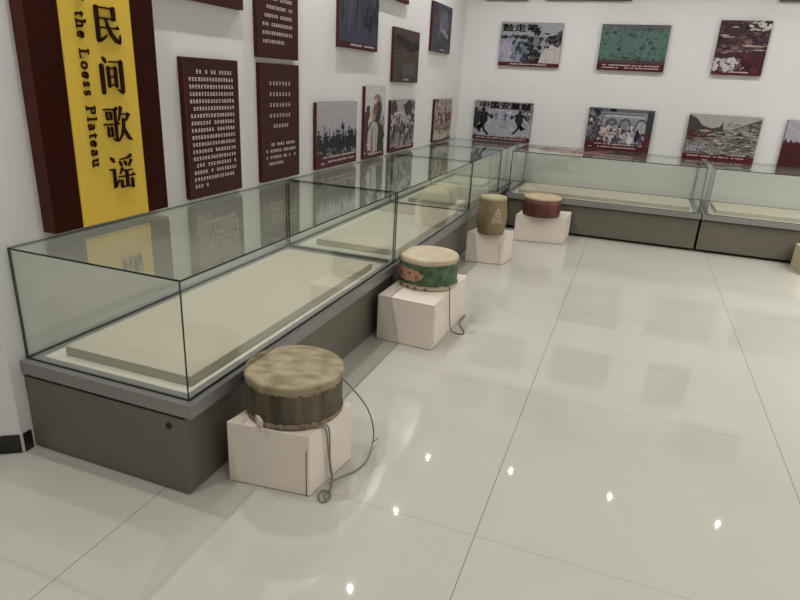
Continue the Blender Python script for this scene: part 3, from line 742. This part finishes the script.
# ---- maroon text panels
TG = 'maroon text panels'
def text_panel(label, w, h, a, z, rows, size, seed):
    t = board('text_panel', label, 'text panel', w, h, 'L', a, z, TG)
    boxo('trim_strip', M_edge_mr, t, 0, .012, -TH-.0015, -TH, 0, h)
    if rows:
        rnd = random.Random(seed)
        for row in rows:
            b = bmesh.new(); glyph_rows(b, [row], -TH-.002, size, rnd, .0030)
            obj('text_line', b, [M_white_text, M_board], t)
rows = [(.10,.442,.666,.8)]+[(.037,.442,.666-.0375*i,.94) for i in range(1,16)]+[(.037,.17,.666-.0375*16,.95)]
text_panel('maroon panel with one long block of small white text, beside the yellow banner', .480, .735, 1.076, .922, rows, .0245, 51)
rows = [(.092,.370,.616-.066*i,1,.0385) for i in range(4)]+[(.134,.364,.352,1,.033)]+[(.105,.42,.235,.85)]+[(.045,.425,.235-.041*i,.9) for i in (1,2)]+[(.045,.29,.235-.123,.8)]
text_panel('maroon panel with five short white lines like a poem and a small note below', .475, .735, 1.788, .923, rows, .0235, 52)
rows = [(.05,.43,.097+.049*k,.9) for k in range(1,12)]+[(.05,.32,.097,.85)]
text_panel('maroon text panel hanging above the poem-like panel, its top cut off', .485, .732, 1.772, 1.688, rows, .0255, 53)
text_panel('maroon panel at the top edge above the long-text panel, only lower edge showing', .648, .55, .985, 1.93, [(.08,.57,.25+.04*i,.9) for i in range(6)], .026, 54)

# ---- yellow banner
BT = .066
t = board('banner', 'tall maroon banner with yellow strip and large dark characters beside the nearest case', 'banner', .677, 2.15, 'L', .175, .925, th=BT)
boxo('face_sheet', M_banner, t, .001, .676, -BT-.001, -BT, .001, 2.149)
bm = bmesh.new(); fs = box(bm, 0, 1, -BT-.006, -BT-.001, .0015, 2.15)
for v in bm.verts:      # the strip tapers a little towards its foot
    f = v.co.z/2.15; v.co.x = (.141+.024*f) if v.co.x < .5 else (.532-.012*f)
obj('yellow_strip', bm, M_yellow, t)
YS = -BT-.006
def ribbon(bm, pts, y0=YS, y1=YS-.008):
    """pts: (x, z, width) centre line; raised ribbon"""
    n = len(pts); L_, R_ = [], []
    for i, (x, z, w) in enumerate(pts):
        a = pts[max(0, i-1)]; b = pts[min(n-1, i+1)]; d = Vector((b[0]-a[0], b[1]-a[1]))
        d = d.normalized() if d.length > 0 else Vector((1,0)); q = Vector((-d.y, d.x))*w/2
        L_.append((x+q.x, z+q.y)); R_.append((x-q.x, z-q.y))
    for i in range(n-1):
        q = [L_[i], L_[i+1], R_[i+1], R_[i]]
        f = [bm.verts.new((x, y1, z)) for x, z in q]; g = [bm.verts.new((x, y0, z)) for x, z in q]
        bm.faces.new(f); bm.faces.new(g)
        for k in range(4): bm.faces.new((f[k], f[(k+1) % 4], g[(k+1) % 4], g[k]))
T, S = .148, .052       # thick and thin strokes
def hor(x0, x1, z, w=S, tri=True):
    r = [[(x0,z,w),(x1,z,w)]]
    if tri: r.append([(x1-.10,z+.015,.02),(x1-.04,z+.035,.09),(x1+.01,z+.0,.02)])
    return r
def ver(x, z1, z0, w=T): return [[(x-.02,z1+.02,w*.5),(x,z1-.03,w),(x,z0+.04,w*.95),(x+.01,z0,w*.6)]]
CH = {
 'min': hor(.14,.80,.93,tri=False)+ver(.14,.96,.06)+[[(.10,.04,.03),(.2,.09,.11),(.34,.15,.07),(.48,.24,.02)]]+ver(.76,.96,.62)+hor(.14,.80,.66,tri=False)+hor(.2,.92,.42)
        +[[(.46,.66,.05),(.52,.45,.10),(.64,.25,.13),(.80,.10,.14),(.95,.05,.09)],[(.88,.06,.08),(.95,.14,.06),(.96,.27,.02)]],
 'jian': [[(.18,1.0,.03),(.25,.93,.11),(.30,.84,.05)]]+ver(.12,.80,.0)+hor(.40,.90,.88,tri=False)+ver(.86,.92,.03)+[[(.86,.04,.11),(.78,.07,.07),(.66,.14,.02)]]
        +ver(.36,.74,.18,.11)+ver(.63,.74,.18,.11)+hor(.36,.63,.70,tri=False)+hor(.36,.63,.48,tri=False)+hor(.36,.63,.25,tri=False),
 'ge': hor(.0,.54,.92)+ver(.13,.84,.62,.075)+ver(.28,.84,.62,.075)+hor(.13,.28,.82,tri=False)+hor(.13,.28,.65,tri=False)+ver(.44,.92,.52,.09)
        +hor(-.02,.56,.50)+ver(.13,.42,.14,.075)+ver(.28,.42,.14,.075)+hor(.13,.28,.38,tri=False)+hor(.13,.28,.18,tri=False)+ver(.44,.50,.02,.09)+[[(.44,.03,.09),(.36,.06,.05),(.28,.10,.02)]]
        +[[(.68,1.0,.11),(.64,.80,.08),(.55,.58,.02)],[(.66,.78,.045),(.96,.78,.045)],[(.98,.80,.12),(.92,.68,.07),(.85,.58,.02)],
          [(.76,.66,.10),(.74,.42,.10),(.66,.20,.07),(.50,.0,.02)],[(.74,.42,.04),(.82,.24,.11),(.93,.08,.13),(1.03,.02,.04)]],
 'yao': [[(.08,.98,.03),(.16,.91,.12),(.21,.82,.05)],[(.0,.62,.045),(.22,.62,.045)],[(.18,.64,.10),(.18,.14,.11)],[(.13,.06,.03),(.2,.14,.11),(.28,.22,.06),(.36,.30,.02)],
          [(.92,.98,.13),(.74,.92,.06),(.44,.88,.03)],[(.42,.84,.03),(.47,.77,.10),(.51,.68,.04)],[(.62,.84,.03),(.66,.77,.10),(.69,.68,.04)],[(.92,.86,.10),(.85,.76,.06),(.78,.66,.02)],
          [(.52,.64,.09),(.47,.56,.05),(.40,.46,.02)],[(.48,.55,.045),(.92,.55,.045)],[(.34,.38,.045),(1.0,.38,.045)],[(.90,.41,.02),(.95,.41,.09),(1.01,.38,.02)],
          [(.68,.55,.11),(.68,.08,.11)],[(.45,.28,.10),(.45,.04,.09)],[(.45,.07,.045),(.90,.07,.045)],[(.89,.30,.11),(.89,.0,.10)]],
}
for key, ztop in (('min',1.834),('jian',1.630),('ge',1.427),('yao',1.213)):
    bm = bmesh.new(); sz = .134
    for st in CH[key]:
        ribbon(bm, [(.312+x*sz*1.1, ztop-.925-sz*1.13+z*sz*1.13, w*sz) for x, z, w in st])
    obj('character', bm, M_letter, t)
# English lettering, reading downward with its tops to the right
def arc(cx, cz, rx, rz, a0, a1, wt, ws, n=14):
    o_ = []
    for i in range(n+1):
        a = math.radians(a0+(a1-a0)*i/n); o_.append((cx+rx*math.cos(a), cz+rz*math.sin(a), ws+(wt-ws)*abs(math.cos(a))**1.3))
    return o_
def sf(x, z, w=.26): return [(x-w/2, z, .05), (x+w/2, z, .05)]
K, k_ = .15, .05
LET = {
 't': (.36, [[(.16,.64,.05),(.17,.5,K),(.17,.12,K)], arc(.27,.14,.10,.12,180,300,K,k_,8), [(.02,.48,.06),(.36,.48,.06)]]),
 'h': (.58, [[(.14,.74,K),(.14,.0,K)], sf(.08,.73,.2), sf(.14,.02,.3), arc(.28,.33,.15,.16,170,0,K,.06,10), [(.43,.34,K),(.43,0,K)], sf(.44,.02,.28)]),
 'e': (.46, [arc(.23,.245,.165,.225,350,40,K*.4,.06,3), arc(.23,.245,.165,.225,20,310,K,.06,18), [(.12,.27,.05),(.39,.27,.05)]]),
 'L': (.64, [[(.17,.72,K*1.1),(.17,.0,K*1.1)], sf(.18,.71,.34), [(.02,.025,.05),(.58,.025,.05)], [(.58,.0,.06),(.57,.22,.03)]]),
 'o': (.52, [arc(.26,.245,.18,.225,0,360,K,.05,22)]),
 's': (.42, [[(.34,.46,.03),(.33,.34,.04)], arc(.20,.355,.12,.115,40,190,.09,.05,10), [(.08,.33,.10),(.2,.25,.15),(.31,.17,.10)], arc(.20,.13,.12,.115,10,-140,.09,.05,10), [(.06,.03,.03),(.07,.16,.04)]]),
 'P': (.60, [[(.17,.72,K*1.1),(.17,0,K*1.1)], sf(.16,.02,.32), sf(.12,.71,.22), [(.17,.70,.05),(.32,.70,.05)], arc(.31,.54,.18,.16,90,-90,K,.05,12), [(.31,.38,.05),(.17,.38,.05)]]),
 'l': (.30, [[(.15,.74,K),(.15,0,K)], sf(.10,.73,.18), sf(.15,.02,.28)]),
 'a': (.50, [arc(.22,.37,.13,.10,160,0,.1,.06,10), [(.35,.38,K),(.35,.08,K),(.45,.03,.05)], arc(.19,.14,.11,.12,60,330,.12,.06,14), [(.24,.26,.05),(.36,.29,.05)]]),
 'u': (.58, [[(.14,.47,K),(.14,.16,K)], sf(.09,.46,.2), arc(.26,.16,.13,.14,180,300,K,.06,8), [(.43,.47,K),(.43,.0,K)], sf(.38,.46,.2), sf(.48,.02,.18)]),
 'f': (.36, [[(.15,.0,K),(.15,.55,K)], sf(.15,.02,.28), arc(.28,.58,.13,.14,180,60,K,.06,8), [(.02,.47,.05),(.32,.47,.05)]]),
 ' ': (.34, []),
}
em = .0645; zc = 1.901; yb = .225
for word in ('of ', 'the ', 'Loess ', 'Plateau'):
    bm = bmesh.new()
    for chx in word:
        adv, sts = LET[chx]
        for st in sts: ribbon(bm, [(yb+z*em, (zc-.925)-x*em, w*em) for x, z, w in st], y1=YS-.006)
        zc -= (adv+.115)*em
    obj('word', bm, M_letter, t)

# ------------------------------------------------------------------ lamps (above the frame)
M_lens = emit('lamp_lens', (1,.95,.87), 60)
LK = .6
def downlight(x, y):
    t = thing('downlight', 'small round recessed spotlight in the white ceiling near the wall', 'ceiling light', (x, y, H), 0, 'recessed spotlights along the walls')
    bm = bmesh.new(); lathe(bm, [(.075,-.001),(.075,-.012),(.052,-.014),(.044,-.003)], 32, cap_top=False, cap_bot=False); obj('trim_ring', bm, M_metal, t)
    bm = bmesh.new(); lathe(bm, [(.015,-.006),(.015,-.004)], 24); obj('lens', bm, M_lens, t)
    return t
spots = [(.292,y) for y in (-1.05,.22,1.5,2.78,4.08,5.31)]+[(x,5.48) for x in (1.42,2.708,3.97,5.23,6.5)]
d0 = None
for i, (x, y) in enumerate(spots):
    if x < .3 and y < -.0: x = .292
    if d0 is None: d0 = downlight(x, y)
    else:
        c = copy_tree(d0); c.location = (x, y, H)
    lp = bpy.data.lights.new('spotlight', 'SPOT'); lp.energy = (94 if y < 2.9 else 66) if y < 5 else 54; lp.spot_size = math.radians(150); lp.spot_blend = .9
    lp.color = (1,.975,.95); lp.shadow_soft_size = .015
    lo = bpy.data.objects.new('spotlight', lp); COL.objects.link(lo); lo.location = (x, y, H-.05)
for (x, y, e) in ((2.7,-1.3,105),(4.3,-1.3,105),(5.9,-1.3,130),(1.2,-3.2,75),(3.6,-3.4,90),(6.0,-3.6,130),(5.4,.5,175),(7.0,.5,190),(5.8,2.2,310),(7.2,2.6,330),(5.2,3.7,300),(6.8,4.4,300)):  # downlight grid added for fill, out of view; places and strengths chosen for brightness
    c = copy_tree(d0); c.location = (x, y, H)
    c['label'] = 'added fill spotlight, small and round, in the open middle of the white ceiling'; c['group'] = 'recessed spotlights over the middle of the room'
    lp = bpy.data.lights.new('spotlight', 'SPOT'); lp.energy = e*LK; lp.spot_size = math.radians(155); lp.spot_blend = .9
    lp.color = (1,.97,.935); lp.shadow_soft_size = .02
    lo = bpy.data.objects.new('spotlight', lp); COL.objects.link(lo); lo.location = (x, y, H-.05)

c = copy_tree(d0); c.location = (4.75, 4.5, H)
c['label'] = 'small round recessed spotlight in the ceiling above the yellowish pedestal side'; c['group'] = 'recessed spotlights over the middle of the room'
lp = bpy.data.lights.new('spotlight', 'SPOT'); lp.energy = 110; lp.spot_size = math.radians(62); lp.spot_blend = 1
lp.color = (1,.965,.93); lp.shadow_soft_size = .015
lo = bpy.data.objects.new('spotlight', lp); COL.objects.link(lo); lo.location = (4.75, 4.5, H-.05); lo.rotation_euler = (0, math.radians(14), 0)

# ------------------------------------------------------------------ world, camera, view
w = bpy.data.worlds.new('World'); sc.world = w; w.use_nodes = True
w.node_tree.nodes['Background'].inputs[0].default_value = (.8,.85,.9,1); w.node_tree.nodes['Background'].inputs[1].default_value = .05
cam = bpy.data.cameras.new('Camera'); co = bpy.data.objects.new('Camera', cam); COL.objects.link(co)
cam.sensor_fit = 'HORIZONTAL'; cam.sensor_width = 36; cam.lens = 36*607.6513/800
fw = Vector((-.31830953,.88462883,-.34075047)); rt = Vector((.93345607,.35517595,.05009801)); up = Vector((-.16534451,.30212892,.93881804))
mt = Matrix((rt, up, -fw)).transposed().to_4x4(); mt.translation = (2.25784671,-1.63951611,1.60277277)
co.matrix_world = mt; cam.clip_start = .05
sc.camera = co
sc.view_settings.view_transform = 'Standard'; sc.view_settings.look = 'None'; sc.view_settings.gamma = 1
sc.view_settings.use_curve_mapping = False
sc.view_settings.exposure = -0.35
try:
    sc.cycles.transparent_max_bounces = 32; sc.cycles.max_bounces = 12; sc.cycles.caustics_reflective = False
except Exception: pass
